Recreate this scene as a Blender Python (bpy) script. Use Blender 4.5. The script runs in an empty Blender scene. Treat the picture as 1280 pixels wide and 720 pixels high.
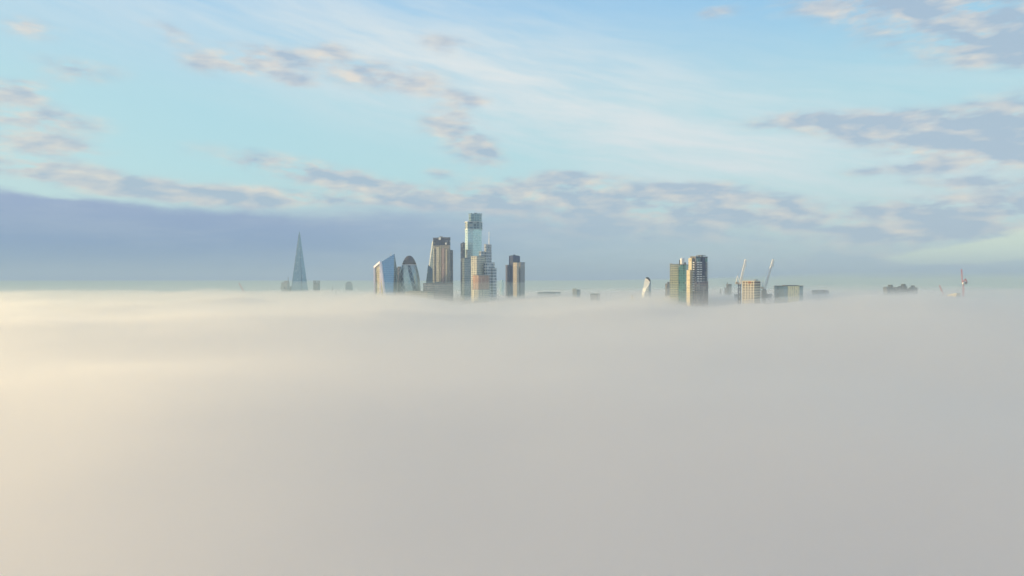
import bpy, bmesh, math, random
from mathutils import Vector, Matrix, noise

random.seed(7)
sc = bpy.context.scene
R = math.radians
F = 920.0          # focal length in photo pixels (1280 wide)
HZ = 350.0         # horizon row of the photo
CAMZ = 128.0       # camera height above the city ground, metres


def lin(r, g, b, k=1.0):
    f = lambda c: ((c / 255) / 12.92 if c / 255 <= 0.04045 else ((c / 255 + 0.055) / 1.055) ** 2.4) * k
    return (f(r), f(g), f(b), 1.0)


# ------------------------------------------------------------------ camera
cam_d = bpy.data.cameras.new('camera')
cam = bpy.data.objects.new('camera', cam_d)
sc.collection.objects.link(cam)
cam_d.sensor_width = 36.0
cam_d.lens = 36.0 * F / 1280.0
cam_d.clip_start = 0.5
cam_d.clip_end = 200000.0
cam.location = (0, 0, CAMZ)
cam.rotation_euler = (R(90) - math.atan(10.0 / F), 0, 0)
sc.camera = cam

# ------------------------------------------------------------------ render / colour
vs = sc.view_settings
vs.view_transform = 'Standard'
vs.look = 'None'
vs.exposure = 0.42
vs.gamma = 1.0
vs.use_curve_mapping = False
cy = sc.cycles
cy.max_bounces = 10
cy.diffuse_bounces = 3
cy.glossy_bounces = 3
cy.transmission_bounces = 2
cy.volume_bounces = 5
cy.transparent_max_bounces = 64
cy.use_denoising = True
try:
    cy.denoiser = 'OPENIMAGEDENOISE'
except Exception:
    pass

# ------------------------------------------------------------------ sun
SUN_AZ = R(-78.0)       # measured from the view axis (+Y), negative = left
SUN_EL = R(11.0)
SUN_STRENGTH = 4.6
sd = bpy.data.lights.new('sun', 'SUN')
sd.energy = SUN_STRENGTH
sd.angle = R(0.5)
sd.color = (1.0, 0.715, 0.32)
sun = bpy.data.objects.new('sun', sd)
sc.collection.objects.link(sun)
to_sun = Vector((math.sin(SUN_AZ) * math.cos(SUN_EL), math.cos(SUN_AZ) * math.cos(SUN_EL), math.sin(SUN_EL)))
sun.rotation_euler = to_sun.to_track_quat('Z', 'Y').to_euler()
sun.location = (-400, 100, 500)

# ------------------------------------------------------------------ node helpers


class NT:
    def __init__(self, tree):
        self.t = tree
        self.n = tree.nodes
        self.l = tree.links

    def link(self, a, b):
        self.l.new(a, b)

    def _in(self, sock, v):
        if v is None:
            return
        if isinstance(v, bpy.types.NodeSocket):
            self.l.new(v, sock)
        else:
            sock.default_value = v

    def math(self, op, a, b=None, c=None, clamp=False):
        n = self.n.new('ShaderNodeMath')
        n.operation = op
        n.use_clamp = clamp
        self._in(n.inputs[0], a)
        self._in(n.inputs[1], b)
        self._in(n.inputs[2], c)
        return n.outputs[0]

    def vmath(self, op, a, b=None, c=None):
        n = self.n.new('ShaderNodeVectorMath')
        n.operation = op
        self._in(n.inputs[0], a)
        self._in(n.inputs[1], b)
        self._in(n.inputs[2], c)
        return n.outputs['Value'] if op in ('DOT_PRODUCT', 'LENGTH') else n.outputs['Vector']

    def maprange(self, v, a, b, c=0.0, d=1.0, smooth=True):
        n = self.n.new('ShaderNodeMapRange')
        n.interpolation_type = 'SMOOTHSTEP' if smooth else 'LINEAR'
        n.clamp = True
        self._in(n.inputs['Value'], v)
        self._in(n.inputs['From Min'], a)
        self._in(n.inputs['From Max'], b)
        self._in(n.inputs['To Min'], c)
        self._in(n.inputs['To Max'], d)
        return n.outputs['Result']

    def mix(self, f, a, b, blend='MIX'):
        n = self.n.new('ShaderNodeMix')
        n.data_type = 'RGBA'
        n.blend_type = blend
        n.clamp_factor = True
        self._in(n.inputs[0], f)
        self._in(n.inputs[6], a)
        self._in(n.inputs[7], b)
        return n.outputs[2]

    def noise(self, vec, scale, detail=4.0, rough=0.55, dist=0.0, w=None):
        n = self.n.new('ShaderNodeTexNoise')
        n.noise_dimensions = '3D'
        self._in(n.inputs['Vector'], vec)
        n.inputs['Scale'].default_value = scale
        n.inputs['Detail'].default_value = detail
        n.inputs['Roughness'].default_value = rough
        n.inputs['Distortion'].default_value = dist
        return n.outputs['Fac']

    def comb(self, x, y, z=0.0):
        n = self.n.new('ShaderNodeCombineXYZ')
        self._in(n.inputs[0], x)
        self._in(n.inputs[1], y)
        self._in(n.inputs[2], z)
        return n.outputs[0]

    def sep(self, v):
        n = self.n.new('ShaderNodeSeparateXYZ')
        self._in(n.inputs[0], v)
        return n.outputs

    def ramp(self, f, stops):
        n = self.n.new('ShaderNodeValToRGB')
        e = n.color_ramp.elements
        while len(e) > 1:
            e.remove(e[-1])
        e[0].position, e[0].color = stops[0]
        for p, c in stops[1:]:
            x = e.new(p)
            x.color = c
        self._in(n.inputs[0], f)
        return n.outputs[0]


def azel(px, py):
    x, y = (px - 640) / F, (HZ - py) / F
    return math.atan(x), math.atan(y / math.sqrt(1 + x * x))


# ------------------------------------------------------------------ world: clear sky + clouds, all in directions
world = bpy.data.worlds.new('World')
sc.world = world
world.use_nodes = True
wt = world.node_tree
wt.nodes.clear()
W = NT(wt)
out = wt.nodes.new('ShaderNodeOutputWorld')
bg = wt.nodes.new('ShaderNodeBackground')
SKY_STRENGTH = 0.10
bg.inputs['Strength'].default_value = SKY_STRENGTH
W.link(bg.outputs[0], out.inputs['Surface'])
K = 0.865 / SKY_STRENGTH
sky = wt.nodes.new('ShaderNodeTexSky')
sky.sky_type = 'NISHITA'
sky.sun_disc = False
sky.sun_elevation = SUN_EL
sky.sun_rotation = SUN_AZ
sky.altitude = 128.0
sky.air_density = 1.0
sky.dust_density = 1.0
sky.ozone_density = 1.5

tc = wt.nodes.new('ShaderNodeTexCoord')
d = W.vmath('NORMALIZE', tc.outputs['Generated'])
dx, dy, dz = W.sep(d)
u = W.math('ARCTAN2', dx, dy)
v = W.math('ARCSINE', dz)
P = W.comb(u, v, 0.0)

# clear air: the physical sky blended with a measured tint by elevation and azimuth
clear = W.ramp(W.maprange(v, -0.02, 1.3, 0, 1, False), [
    (0.0, lin(196, 212, 204, K)),
    (0.05, lin(190, 216, 214, K)),
    (0.12, lin(178, 220, 225, K)),
    (0.19, lin(170, 215, 226, K)),
    (0.28, lin(148, 198, 232, K)),
    (0.42, lin(132, 162, 204, K)),
    (1.0, lin(118, 142, 184, K))])
base = W.mix(0.85, sky.outputs[0], clear)
base = W.mix(W.maprange(u, -0.4, -1.0, 0.0, 0.3, False), base, lin(214, 220, 204, K))

# high thin cirrus: long streaks that fan out to the right
wob = W.noise(W.vmath('MULTIPLY', P, (2.0, 6.0, 1.0)), 1.4, 3.0, 0.5)
rot = wt.nodes.new('ShaderNodeMapping')
rot.vector_type = 'TEXTURE'
rot.inputs['Location'].default_value = (0.15, 0.25, 0)
rot.inputs['Rotation'].default_value = (0, 0, R(-12))
rot.inputs['Scale'].default_value = (1.0, 0.13, 1.0)
W.link(W.vmath('ADD', P, W.comb(0.0, W.math('MULTIPLY', wob, 0.05))), rot.inputs['Vector'])
ci = W.noise(rot.outputs[0], 3.2, 6.0, 0.6, 0.25)
ci2 = W.noise(W.vmath('ADD', rot.outputs[0], (3.1, 1.7, 0)), 9.0, 4.0, 0.6, 0.1)


def blob_sum(items, vec):
    acc = None
    for (px, py, wx, wy, a, ang) in items:
        az, el = azel(px, py)
        m = wt.nodes.new('ShaderNodeMapping')
        m.vector_type = 'TEXTURE'
        m.inputs['Location'].default_value = (az, el, 0)
        m.inputs['Rotation'].default_value = (0, 0, R(ang))
        c = math.cos(az)
        m.inputs['Scale'].default_value = (wx / F * c * c, wy / F * c, 1.0)
        W.link(vec, m.inputs['Vector'])
        q = W.vmath('DOT_PRODUCT', m.outputs[0], m.outputs[0])
        g = W.math('POWER', 0.36788, q)
        acc = W.math('MULTIPLY', g, a) if acc is None else W.math('MULTIPLY_ADD', g, a, acc)
    return acc


veil = blob_sum([
    (760, 150, 420, 75, 1.0, -13),
    (300, 60, 460, 60, 0.55, -8),
    (980, 215, 300, 40, 0.5, -8),
    (560, 40, 420, 60, 0.5, -10),
    (1200, 130, 200, 60, 0.35, -8)], P)
cirr = W.math('MULTIPLY', veil, W.maprange(W.math('ADD', W.math('MULTIPLY', ci, 0.7), W.math('MULTIPLY', ci2, 0.3)), 0.30, 0.66))
cirr = W.math('ADD', cirr, W.math('MULTIPLY', veil, 0.35))
cirr = W.math('MULTIPLY', cirr, 0.56, clamp=True)
base = W.mix(cirr, base, lin(212, 220, 222, K))

# broken cloud: lumps placed by direction, broken up by noise
warp = W.vmath('MULTIPLY', P, (1.0, 3.0, 1.0))
n1 = W.noise(warp, 13.0, 8.0, 0.57, 0.12)
n1f = W.noise(W.vmath('ADD', warp, (7.0, 1.0, 0.0)), 48.0, 6.0, 0.62, 0.1)
n1l = W.noise(warp, 17.0, 3.0, 0.5, 0.25)
n1s = W.noise(W.vmath('ADD', warp, (-0.018, -0.012, 0.0)), 17.0, 3.0, 0.5, 0.25)
n0 = W.noise(W.vmath('ADD', warp, (5.0, 2.0, 0.0)), 6.0, 3.0, 0.5)
puffs = blob_sum([
    # left margin
    (45, 36, 40, 13, 1.0, 0), (20, 122, 50, 11, 1.1, 0), (55, 150, 75, 13, 1.2, 0), (100, 85, 60, 12, .6, 0),
    (60, 181, 80, 14, 1.35, -3), (20, 106, 40, 9, .9, 0), (208, 40, 32, 12, .75, -10), (85, 92, 60, 16, .5, 0),
    # upper middle
    (300, 82, 70, 17, 1.2, 0), (345, 70, 55, 16, .7, 0), (415, 66, 24, 13, .8, 0), (480, 97, 75, 18, 1.15, -2),
    (375, 104, 26, 9, .8, 0), (560, 57, 44, 14, .7, -8), (585, 125, 36, 9, .6, -6),
    (570, 165, 44, 32, 1.15, -30), (610, 196, 30, 18, .6, -30),
    # the row above the bank
    (60, 214, 130, 14, 1.2, -5), (190, 238, 130, 13, 1.2, -5), (300, 242, 90, 12, 1.0, 0), (370, 210, 110, 14, 1.05, -8),
    (480, 236, 100, 13, 1.05, -8), (560, 250, 80, 12, 1.0, -3), (380, 250, 140, 9, .9, 0), (545, 217, 22, 8, .6, 0),
    (660, 232, 75, 14, 1.0, 0), (720, 222, 55, 9, .8, 0), (840, 238, 110, 13, 1.1, 0), (940, 248, 65, 8, .9, -3), (690, 258, 120, 16, .9, 0),
    (800, 265, 120, 16, .9, -3), (960, 268, 110, 12, .8, -3), (760, 285, 160, 16, .9, 0), (880, 292, 130, 14, .7, 0),
    # right side
    (1200, 20, 170, 42, 1.2, -10), (1280, 60, 110, 26, 1.1, -8), (1040, 0, 80, 16, .7, 0), (895, 16, 30, 9, .6, 0),
    (1040, 152, 110, 13, 1.2, -4), (1150, 168, 130, 22, 1.25, -8), (1240, 190, 120, 24, 1.3, -5), (1265, 145, 100, 28, 1.1, 0),
    (1130, 212, 80, 8, .8, 0), (1230, 228, 110, 8, .8, -3),
    (1130, 262, 130, 16, 1.15, -2), (1250, 256, 90, 20, 1.1, 0), (1140, 295, 130, 14, 1.15, -3), (1230, 285, 80, 12, .8, 0),
    (1215, 322, 70, 5, .9, 0), (1240, 352, 90, 7, .8, 0), (1130, 330, 130, 9, .8, -3), (1000, 330, 160, 22, .9, 0)], P)
outside = W.math('MAXIMUM', W.maprange(W.math('ABSOLUTE', u), 0.74, 1.1), W.maprange(v, 0.42, 0.65))
puffs = W.math('ADD', puffs, W.math('MULTIPLY', outside, W.math('MULTIPLY', n0, 0.95)))
dens = W.math('MULTIPLY', puffs, W.math('ADD', W.math('MULTIPLY_ADD', n1, 3.3, -0.98), W.math('MULTIPLY_ADD', n1f, 1.0, -0.35)))
opac = W.maprange(dens, 0.10, 0.95)
opac = W.math('MULTIPLY', opac, 0.82)
lit = W.math('MULTIPLY_ADD', W.math('SUBTRACT', n1l, n1s), 2.6, 0.62)
lit = W.math('ADD', lit, W.math('MULTIPLY_ADD', n1f, 0.55, -0.28))
lit = W.math('SUBTRACT', lit, W.math('MULTIPLY', W.maprange(dens, 0.5, 1.5), 0.40))
lit = W.math('SUBTRACT', lit, W.maprange(u, -0.5, 0.6, 0.0, 0.26, False), clamp=True)
ccol = W.mix(lit, lin(160, 177, 196, K), lin(222, 212, 200, K))
base = W.mix(opac, base, ccol)

# the long low bank of stratus above the horizon
fc = wt.nodes.new('ShaderNodeFloatCurve')
crv = fc.mapping.curves[0]
pts = [(-400, 205), (-100, 222), (0, 236), (100, 243), (200, 254), (300, 258), (420, 258), (560, 256), (700, 262), (850, 274), (1000, 290), (1120, 308), (1280, 338), (1500, 340), (2200, 320)]
U0, U1 = -1.2, 1.2
V1 = 0.25
cp = [((azel(px, py)[0] - U0) / (U1 - U0), azel(px, py)[1] / V1) for px, py in pts]
crv.points[0].location = (0.0, cp[0][1])
crv.points[1].location = (1.0, cp[-1][1])
for a, b in cp:
    crv.points.new(a, b)
fc.mapping.update()
W.link(W.maprange(u, U0, U1, 0, 1, False), fc.inputs['Value'])
vtop = W.math('MULTIPLY', fc.outputs[0], V1)
nb = W.noise(W.vmath('MULTIPLY', P, (1.0, 4.0, 1.0)), 7.0, 8.0, 0.62, 0.2)
nb2 = W.noise(W.vmath('MULTIPLY', P, (1.0, 6.0, 1.0)), 4.5, 7.0, 0.6, 0.15)
edge = W.math('SUBTRACT', W.math('ADD', vtop, W.math('MULTIPLY_ADD', nb, 0.04, -0.020)), v)
soft = W.maprange(u, -0.55, 0.25, 0.008, 0.045, False)
bopac = W.maprange(edge, W.math('MULTIPLY', soft, -0.4), soft)
bopac = W.math('MULTIPLY', bopac, W.maprange(u, -0.3, 0.5, 0.98, 0.62, False))
bcolL = W.ramp(W.maprange(v, 0.0, 0.12, 0, 1, False), [(0.0, lin(98, 138, 172, K)), (0.35, lin(110, 141, 181, K)), (1.0, lin(154, 168, 198, K))])
bcolR = W.ramp(W.maprange(v, 0.0, 0.12, 0, 1, False), [(0.0, lin(190, 207, 199, K)), (0.4, lin(166, 189, 200, K)), (1.0, lin(176, 198, 208, K))])
bcol = W.mix(W.maprange(u, -0.35, 0.35), bcolL, bcolR)
bcol = W.mix(W.math('MULTIPLY', W.math('MULTIPLY', W.maprange(nb2, 0.42, 0.68), W.maprange(u, -0.45, 0.1, 0.22, 0.6, False)), W.maprange(v, 0.0, 0.09, 0.4, 1.0, False)), bcol, lin(192, 202, 206, K))
base = W.mix(bopac, base, bcol)
gap = blob_sum([(1235, 312, 100, 13, 1.0, 6), (1190, 322, 75, 8, .8, 0), (1280, 300, 50, 14, .7, 0), (1180, 348, 90, 4, .5, 0)], P)
gap = W.math('MULTIPLY', W.maprange(W.math('MULTIPLY', gap, W.math('MULTIPLY_ADD', nb, 3.4, -0.75)), 0.2, 0.7), 0.85)
base = W.mix(gap, base, lin(222, 236, 208, K))
W.link(base, bg.inputs['Color'])
world.cycles.sampling_method = 'MANUAL'
world.cycles.sample_map_resolution = 256

# ------------------------------------------------------------------ object helpers
COL = sc.collection


def meta(o, label=None, cat=None, group=None, kind=None):
    if label:
        o['label'] = label
    if cat:
        o['category'] = cat
    if group:
        o['group'] = group
    if kind:
        o['kind'] = kind
    return o


def thing(name, label, cat, loc=(0, 0, 0), rz=0.0, group=None):
    o = bpy.data.objects.new(name, None)
    o.empty_display_size = 5
    COL.objects.link(o)
    o.location = loc
    o.rotation_euler = (0, 0, rz)
    return meta(o, label, cat, group)


def obj(name, bm, mat, parent=None, smooth=False):
    me = bpy.data.meshes.new(name)
    bmesh.ops.recalc_face_normals(bm, faces=bm.faces)
    if smooth:
        for f in bm.faces:
            f.smooth = True
    bm.to_mesh(me)
    bm.free()
    for m in (mat if isinstance(mat, (list, tuple)) else [mat]):
        me.materials.append(m)
    o = bpy.data.objects.new(name, me)
    COL.objects.link(o)
    if parent:
        o.parent = parent
    return o


def px2x(px, Y):
    return (px - 640.0) / F * Y


def px2z(py, Y):
    return CAMZ - (py - HZ) / F * Y


def add_prism(bm, pts, z0, z1, top=None, mi=0):
    """closed prism; top: optional list of top points (x,y[,z])"""
    top = top or pts
    lo = [bm.verts.new((p[0], p[1], z0)) for p in pts]
    hi = [bm.verts.new((p[0], p[1], p[2] if len(p) > 2 else z1)) for p in top]
    n = len(pts)
    fs = [bm.faces.new(lo[::-1]), bm.faces.new(hi)]
    for i in range(n):
        fs.append(bm.faces.new((lo[i], lo[(i + 1) % n], hi[(i + 1) % n], hi[i])))
    for f in fs:
        f.material_index = mi
    return hi


def add_box(bm, x0, x1, y0, y1, z0, z1):
    return add_prism(bm, [(x0, y0), (x1, y0), (x1, y1), (x0, y1)], z0, z1)


def add_bar(bm, a, b, w, h=None):
    """square bar from a to b"""
    a, b = Vector(a), Vector(b)
    d_ = (b - a)
    L = d_.length
    if L < 1e-6:
        return
    h = h or w
    q = d_.to_track_quat('Z', 'Y').to_matrix()
    ex, ey = q.col[0], q.col[1]
    c = [(-w / 2, -h / 2), (w / 2, -h / 2), (w / 2, h / 2), (-w / 2, h / 2)]
    lo = [bm.verts.new(a + ex * i + ey * j) for i, j in c]
    hi = [bm.verts.new(b + ex * i + ey * j) for i, j in c]
    bm.faces.new(lo[::-1])
    bm.faces.new(hi)
    for i in range(4):
        bm.faces.new((lo[i], lo[(i + 1) % 4], hi[(i + 1) % 4], hi[i]))


def add_lathe(bm, prof, n=48, cx=0, cy=0, cap=True):
    rings = []
    for r, z in prof:
        rings.append([bm.verts.new((cx + r * math.cos(2 * math.pi * i / n), cy + r * math.sin(2 * math.pi * i / n), z)) for i in range(n)])
    for k in range(len(rings) - 1):
        for i in range(n):
            bm.faces.new((rings[k][i], rings[k][(i + 1) % n], rings[k + 1][(i + 1) % n], rings[k + 1][i]))
    if cap:
        bm.faces.new(rings[0][::-1])
        bm.faces.new(rings[-1])


def NB():
    return bmesh.new()


def boxes(name, mat, par, lst):
    """one object per box"""
    for q_ in lst:
        b_ = NB()
        add_box(b_, *q_)
        obj(name, b_, mat, par)


# ------------------------------------------------------------------ materials
def new_mat(name):
    m = bpy.data.materials.new(name)
    m.use_nodes = True
    t = m.node_tree
    t.nodes.clear()
    o = t.nodes.new('ShaderNodeOutputMaterial')
    return m, NT(t), o


def principled(N, out_, base_, rough=0.5, metal=0.0, spec=0.5):
    p = N.n.new('ShaderNodeBsdfPrincipled')
    N._in(p.inputs['Base Color'], base_)
    N._in(p.inputs['Roughness'], rough)
    N._in(p.inputs['Metallic'], metal)
    N._in(p.inputs['Specular IOR Level'], spec)
    N.link(p.outputs[0], out_.inputs['Surface'])
    return p


def plain(name, col, rough=0.6, metal=0.0, var=0.18, scale=0.12):
    """painted / concrete / metal surface with weathering variation"""
    m, N, o = new_mat(name)
    t = N.n.new('ShaderNodeTexCoord')
    nz = N.noise(N.vmath('MULTIPLY', t.outputs['Object'], (1, 1, 0.35)), scale, 5.0, 0.6)
    c = N.mix(N.maprange(nz, 0.3, 0.7), tuple(x * (1 - var) for x in col[:3]) + (1,), tuple(min(1, x * (1 + var)) for x in col[:3]) + (1,))
    principled(N, o, c, rough, metal)
    return m


def facade(name, wall, glass, bay=3.0, floor=3.9, fw=0.25, fh=0.3, g_rough=0.12, g_metal=0.75, w_rough=0.6, w_metal=0.0, tint=0.35, group_bays=0, blinds=0.12):
    """curtain wall: a grid of panes (differing a little from pane to pane) between mullions and floor bands"""
    m, N, o = new_mat(name)
    t = N.n.new('ShaderNodeTexCoord')
    x, y, z = N.sep(t.outputs['Object'])
    uu = N.math('ADD', x, y)
    ub = N.math('DIVIDE', uu, bay)
    zb = N.math('DIVIDE', z, floor)
    fu = N.math('FRACT', ub)
    fz = N.math('FRACT', zb)
    mu = N.math('LESS_THAN', fu, fw)
    mz = N.math('LESS_THAN', fz, fh)
    wallm = N.math('MAXIMUM', mu, mz)
    cell = N.comb(N.math('FLOOR', ub), N.math('FLOOR', zb), 0.0)
    wn = N.n.new('ShaderNodeTexWhiteNoise')
    wn.noise_dimensions = '3D'
    N.link(cell, wn.inputs['Vector'])
    rnd = wn.outputs['Value']
    g = N.mix(rnd, tuple(c * (1 - tint) for c in glass[:3]) + (1,), tuple(min(1, c * (1 + tint)) for c in glass[:3]) + (1,))
    bl = N.math('GREATER_THAN', rnd, 1.0 - blinds)      # a few panes with pale blinds drawn
    g = N.mix(N.math('MULTIPLY', bl, 0.6), g, (0.45, 0.43, 0.38, 1))
    big = N.noise(t.outputs['Object'], 0.05, 3.0, 0.5)
    wl = N.mix(N.maprange(big, 0.3, 0.7), tuple(c * 0.82 for c in wall[:3]) + (1,), wall)
    col = N.mix(wallm, g, wl)
    rough = N.maprange(wallm, 0, 1, g_rough, w_rough, False)
    metal = N.maprange(wallm, 0, 1, g_metal, w_metal, False)
    metal = N.math('MULTIPLY', metal, N.math('SUBTRACT', 1.0, N.math('MULTIPLY', bl, 0.7)))
    principled(N, o, col, rough, metal)
    return m


def vol_mat(name, col, dens, g):
    m, N, o = new_mat(name)
    p = N.n.new('ShaderNodeVolumePrincipled')
    p.inputs['Color'].default_value = col
    p.inputs['Density'].default_value = dens
    p.inputs['Anisotropy'].default_value = g
    N.link(p.outputs[0], o.inputs['Volume'])
    m.cycles.homogeneous_volume = True
    return m


# ------------------------------------------------------------------ ground
gm, N, o_ = new_mat('city_ground')
t_ = N.n.new('ShaderNodeTexCoord')
nz = N.noise(t_.outputs['Object'], 0.01, 6.0, 0.6)
principled(N, o_, N.mix(nz, (0.05, 0.052, 0.05, 1), (0.11, 0.12, 0.09, 1)), 0.9)
bm = NB()
S = 70000
q = [bm.verts.new(p) for p in ((-S, -S, 0), (S, -S, 0), (S, S, 0), (-S, S, 0))]
bm.faces.new(q)
meta(obj('ground', bm, gm), kind='structure')


# ------------------------------------------------------------------ the sea of fog
def fbm(x, y, s, seed, octs=4):
    a, tot, f = 1.0, 0.0, 1.0 / s
    for k in range(octs):
        tot += a * noise.noise(Vector((x * f + seed * 13.7, y * f - seed * 7.1, seed * 3.3 + k)))
        a *= 0.5
        f *= 2.03
    return tot


def sst(x, a, b):
    t = max(0.0, min(1.0, (x - a) / (b - a)))
    return t * t * (3 - 2 * t)


def fog_top(x, y):
    """height of the dense fog: low in the foreground, a long swell at 0.9 km, falling away behind the towers"""
    r = math.hypot(x, y)
    az = math.atan2(x, y)
    h = 84.0 + 9.5 * sst(r, 300, 850) + (6.5 * sst(az, 0.08, 0.26) + 2.0 * sst(az, 0.3, 0.5)) * sst(r, 400, 850)
    h -= 9.0 * sst(r, 1000, 1700)
    h -= 26.0 * sst(r, 1900, 4200)
    amp = 1.0 - 0.5 * sst(r, 3000, 12000)
    h += amp * 9.0 * fbm(x, y, 420, 1, 2) * (1 - 0.4 * sst(r, 450, 900))
    h += 4.5 * fbm(x, y, 170, 9, 3) * sst(r, 60, 160) * (1 - sst(r, 380, 700))
    h += amp * 16.0 * fbm(x, y, 170, 2, 5) * sst(r, 600, 850) * (1 - 0.5 * sst(r, 1300, 2500))
    h += 5.0 * fbm(x, y, 1500, 5, 2) * sst(r, 2500, 5000)
    return h


def polar_sheet(func, rmax=65000.0, nr=150, na=300, bottom=None):
    bm = NB()
    rs = [0.0]
    r = 14.0
    k = (rmax / 14.0) ** (1.0 / (nr - 1))
    for i in range(nr):
        rs.append(14.0 * k ** i)
    c = bm.verts.new((0, 0, func(0, 0)))
    rings = []
    for r in rs[1:]:
        ring = []
        for i in range(na):
            a = 2 * math.pi * i / na
            x, y = r * math.sin(a), r * math.cos(a)
            ring.append(bm.verts.new((x, y, func(x, y))))
        rings.append(ring)
    for i in range(na):
        bm.faces.new((c, rings[0][(i + 1) % na], rings[0][i]))
    for k_ in range(len(rings) - 1):
        for i in range(na):
            bm.faces.new((rings[k_][i], rings[k_][(i + 1) % na], rings[k_ + 1][(i + 1) % na], rings[k_ + 1][i]))
    if bottom is not None:
        low = [bm.verts.new((v_.co.x, v_.co.y, bottom)) for v_ in rings[-1]]
        for i in range(na):
            bm.faces.new((rings[-1][i], rings[-1][(i + 1) % na], low[(i + 1) % na], low[i]))
        bm.faces.new(low[::-1])
    return bm


FOGW = (0.985, 0.969, 0.950, 1)
core_m, N, o_ = new_mat('fog_core')
df = N.n.new('ShaderNodeBsdfDiffuse')
df.inputs['Color'].default_value = (0.80, 0.76, 0.73, 1)
N.link(df.outputs[0], o_.inputs['Surface'])
meta(obj('fog', polar_sheet(lambda x, y: fog_top(x, y) - 20.0, nr=120, na=240), core_m, smooth=True), kind='stuff')
LAYERS = [
    # offset above the dense top, noise amplitude, density, anisotropy
    (0.0, 0.0, 0.026, 0.65),
    (4.0, 6.0, 0.0036, 0.62),
    (11.5, 10.0, 0.0018, 0.60),
]
for i, (off, am, dn, g) in enumerate(LAYERS):
    fn = (lambda x, y, off=off, am=am, i=i: fog_top(x, y) + off + am * fbm(x, y, 120, 20 + i, 5) * (0.35 + 0.65 * sst(math.hypot(x, y), 450, 800)))
    meta(obj('fog', polar_sheet(fn, rmax=64000 - i * 500, bottom=30.0 + i), vol_mat('fog_air', FOGW, dn, g), smooth=True), kind='stuff')
# thin mist whose top lies just under the camera, heaped up a little in the distance on the right
def mist_top(x, y):
    r, a_ = math.hypot(x, y), math.atan2(x, y)
    h = 124.5 + 0.7 * fbm(x, y, 700, 31, 3)
    heap = sst(a_, 0.05, 0.45) * (1 - sst(a_, 1.2, 2.0)) * sst(r, 900, 2600) * (1 - sst(r, 6000, 12000))
    return h + heap * (26.0 + 26.0 * fbm(x, y, 600, 33, 3))


meta(obj('mist', polar_sheet(mist_top, rmax=62000, nr=130, na=260, bottom=28.0),
         vol_mat('mist_air', (0.55, 0.70, 0.68, 1), 0.00022, 0.0), smooth=True), kind='stuff')
bm = NB()
add_box(bm, -75000, 75000, -75000, 75000, -1.0, 345.0)
meta(obj('haze', bm, vol_mat('haze_air', (0.42, 0.58, 0.77, 1), 0.00017, 0.0)), kind='stuff')


# ------------------------------------------------------------------ buildings
ALB = 0.8
M = {}
M['concrete'] = plain('pale_concrete', (0.36, 0.34, 0.30, 1))
M['dark'] = plain('dark_cladding', (0.055, 0.06, 0.075, 1), 0.45)
M['navy'] = plain('navy_cladding', (0.03, 0.04, 0.09, 1), 0.4)
M['grey'] = plain('grey_cladding', (0.16, 0.17, 0.18, 1), 0.6)
M['lightgrey'] = plain('light_grey_cladding', (0.42, 0.43, 0.43, 1), 0.5)
M['white'] = plain('white_panel', (0.78, 0.78, 0.76, 1), 0.35, var=0.06)
M['trim'] = plain('bright_metal_trim', (0.95, 0.88, 0.93, 1), 0.4, 0.0, var=0.03)
M['steel'] = plain('steel', (0.5, 0.5, 0.5, 1), 0.4, 0.6)
M['brownstone'] = plain('brown_stone', (0.22, 0.16, 0.13, 1), 0.8)
M['craneW'] = plain('white_crane_paint', (0.86, 0.86, 0.83, 1), 0.4, var=0.08)
M['craneR'] = plain('red_crane_paint', (0.55, 0.15, 0.19, 1), 0.4, var=0.12)
M['craneB'] = plain('dark_blue_crane_paint', (0.03, 0.05, 0.14, 1), 0.4, var=0.12)
M['tarp'] = plain('cream_sheeting', (0.72, 0.60, 0.42, 1), 0.7)


def root(name, label, cat, C, Y, alpha=0.0, group=None):
    """an Empty at the near corner of a building; local -x runs along the left face, +y along the right face"""
    return thing(name, label, cat, (px2x(C, Y), Y, 0), -R(alpha), group)


def wedge(L, C, Rr, Y, alpha):
    """lengths of left and right face so that the corners project to columns L, C, Rr"""
    a_, b_ = R(alpha), None
    x0 = px2x(C, Y)
    # left end: (x0 - a cos, Y + a sin) must lie on the ray of column L
    tl = (L - 640) / F
    a = (x0 - tl * Y) / (math.cos(a_) + tl * math.sin(a_)) if C > L else 0.0
    tr = (Rr - 640) / F
    # right end: (x0 + b sin, Y + b cos)
    den = math.sin(a_) - tr * math.cos(a_)
    b = (tr * Y - x0) / den if abs(den) > 1e-3 else 20.0
    return max(a, 1.0), max(b, 1.0)


def block(bm, a, b, z0, z1, ox=0.0, oy=0.0):
    return add_box(bm, -a + ox, ox, oy, b + oy, z0, z1)


BLOCK = {}      # block footprint -> block object, so that its roof pieces become its sub-parts


def frame_block(par, name, mat, L, C, Rr, py, C0, Y, alpha, z0=0.0, dep=0.0):
    """a block in the frame of a building whose corner column is C0; its own corner sits at column C,
    pushed 'dep' metres further back"""
    al = R(alpha)
    Yc = Y + dep
    a, b = wedge(L, C, Rr, Yc, alpha)
    wx = px2x(C, Yc) - px2x(C0, Y)
    wy = dep
    lx = wx * math.cos(al) - wy * math.sin(al)
    ly = wx * math.sin(al) + wy * math.cos(al)
    bm = NB()
    block(bm, a, b, z0, px2z(py, Yc), lx, ly)
    o = obj(name, bm, mat, par)
    BLOCK[(a, b, lx, ly)] = o
    return o, (a, b, lx, ly)


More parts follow.
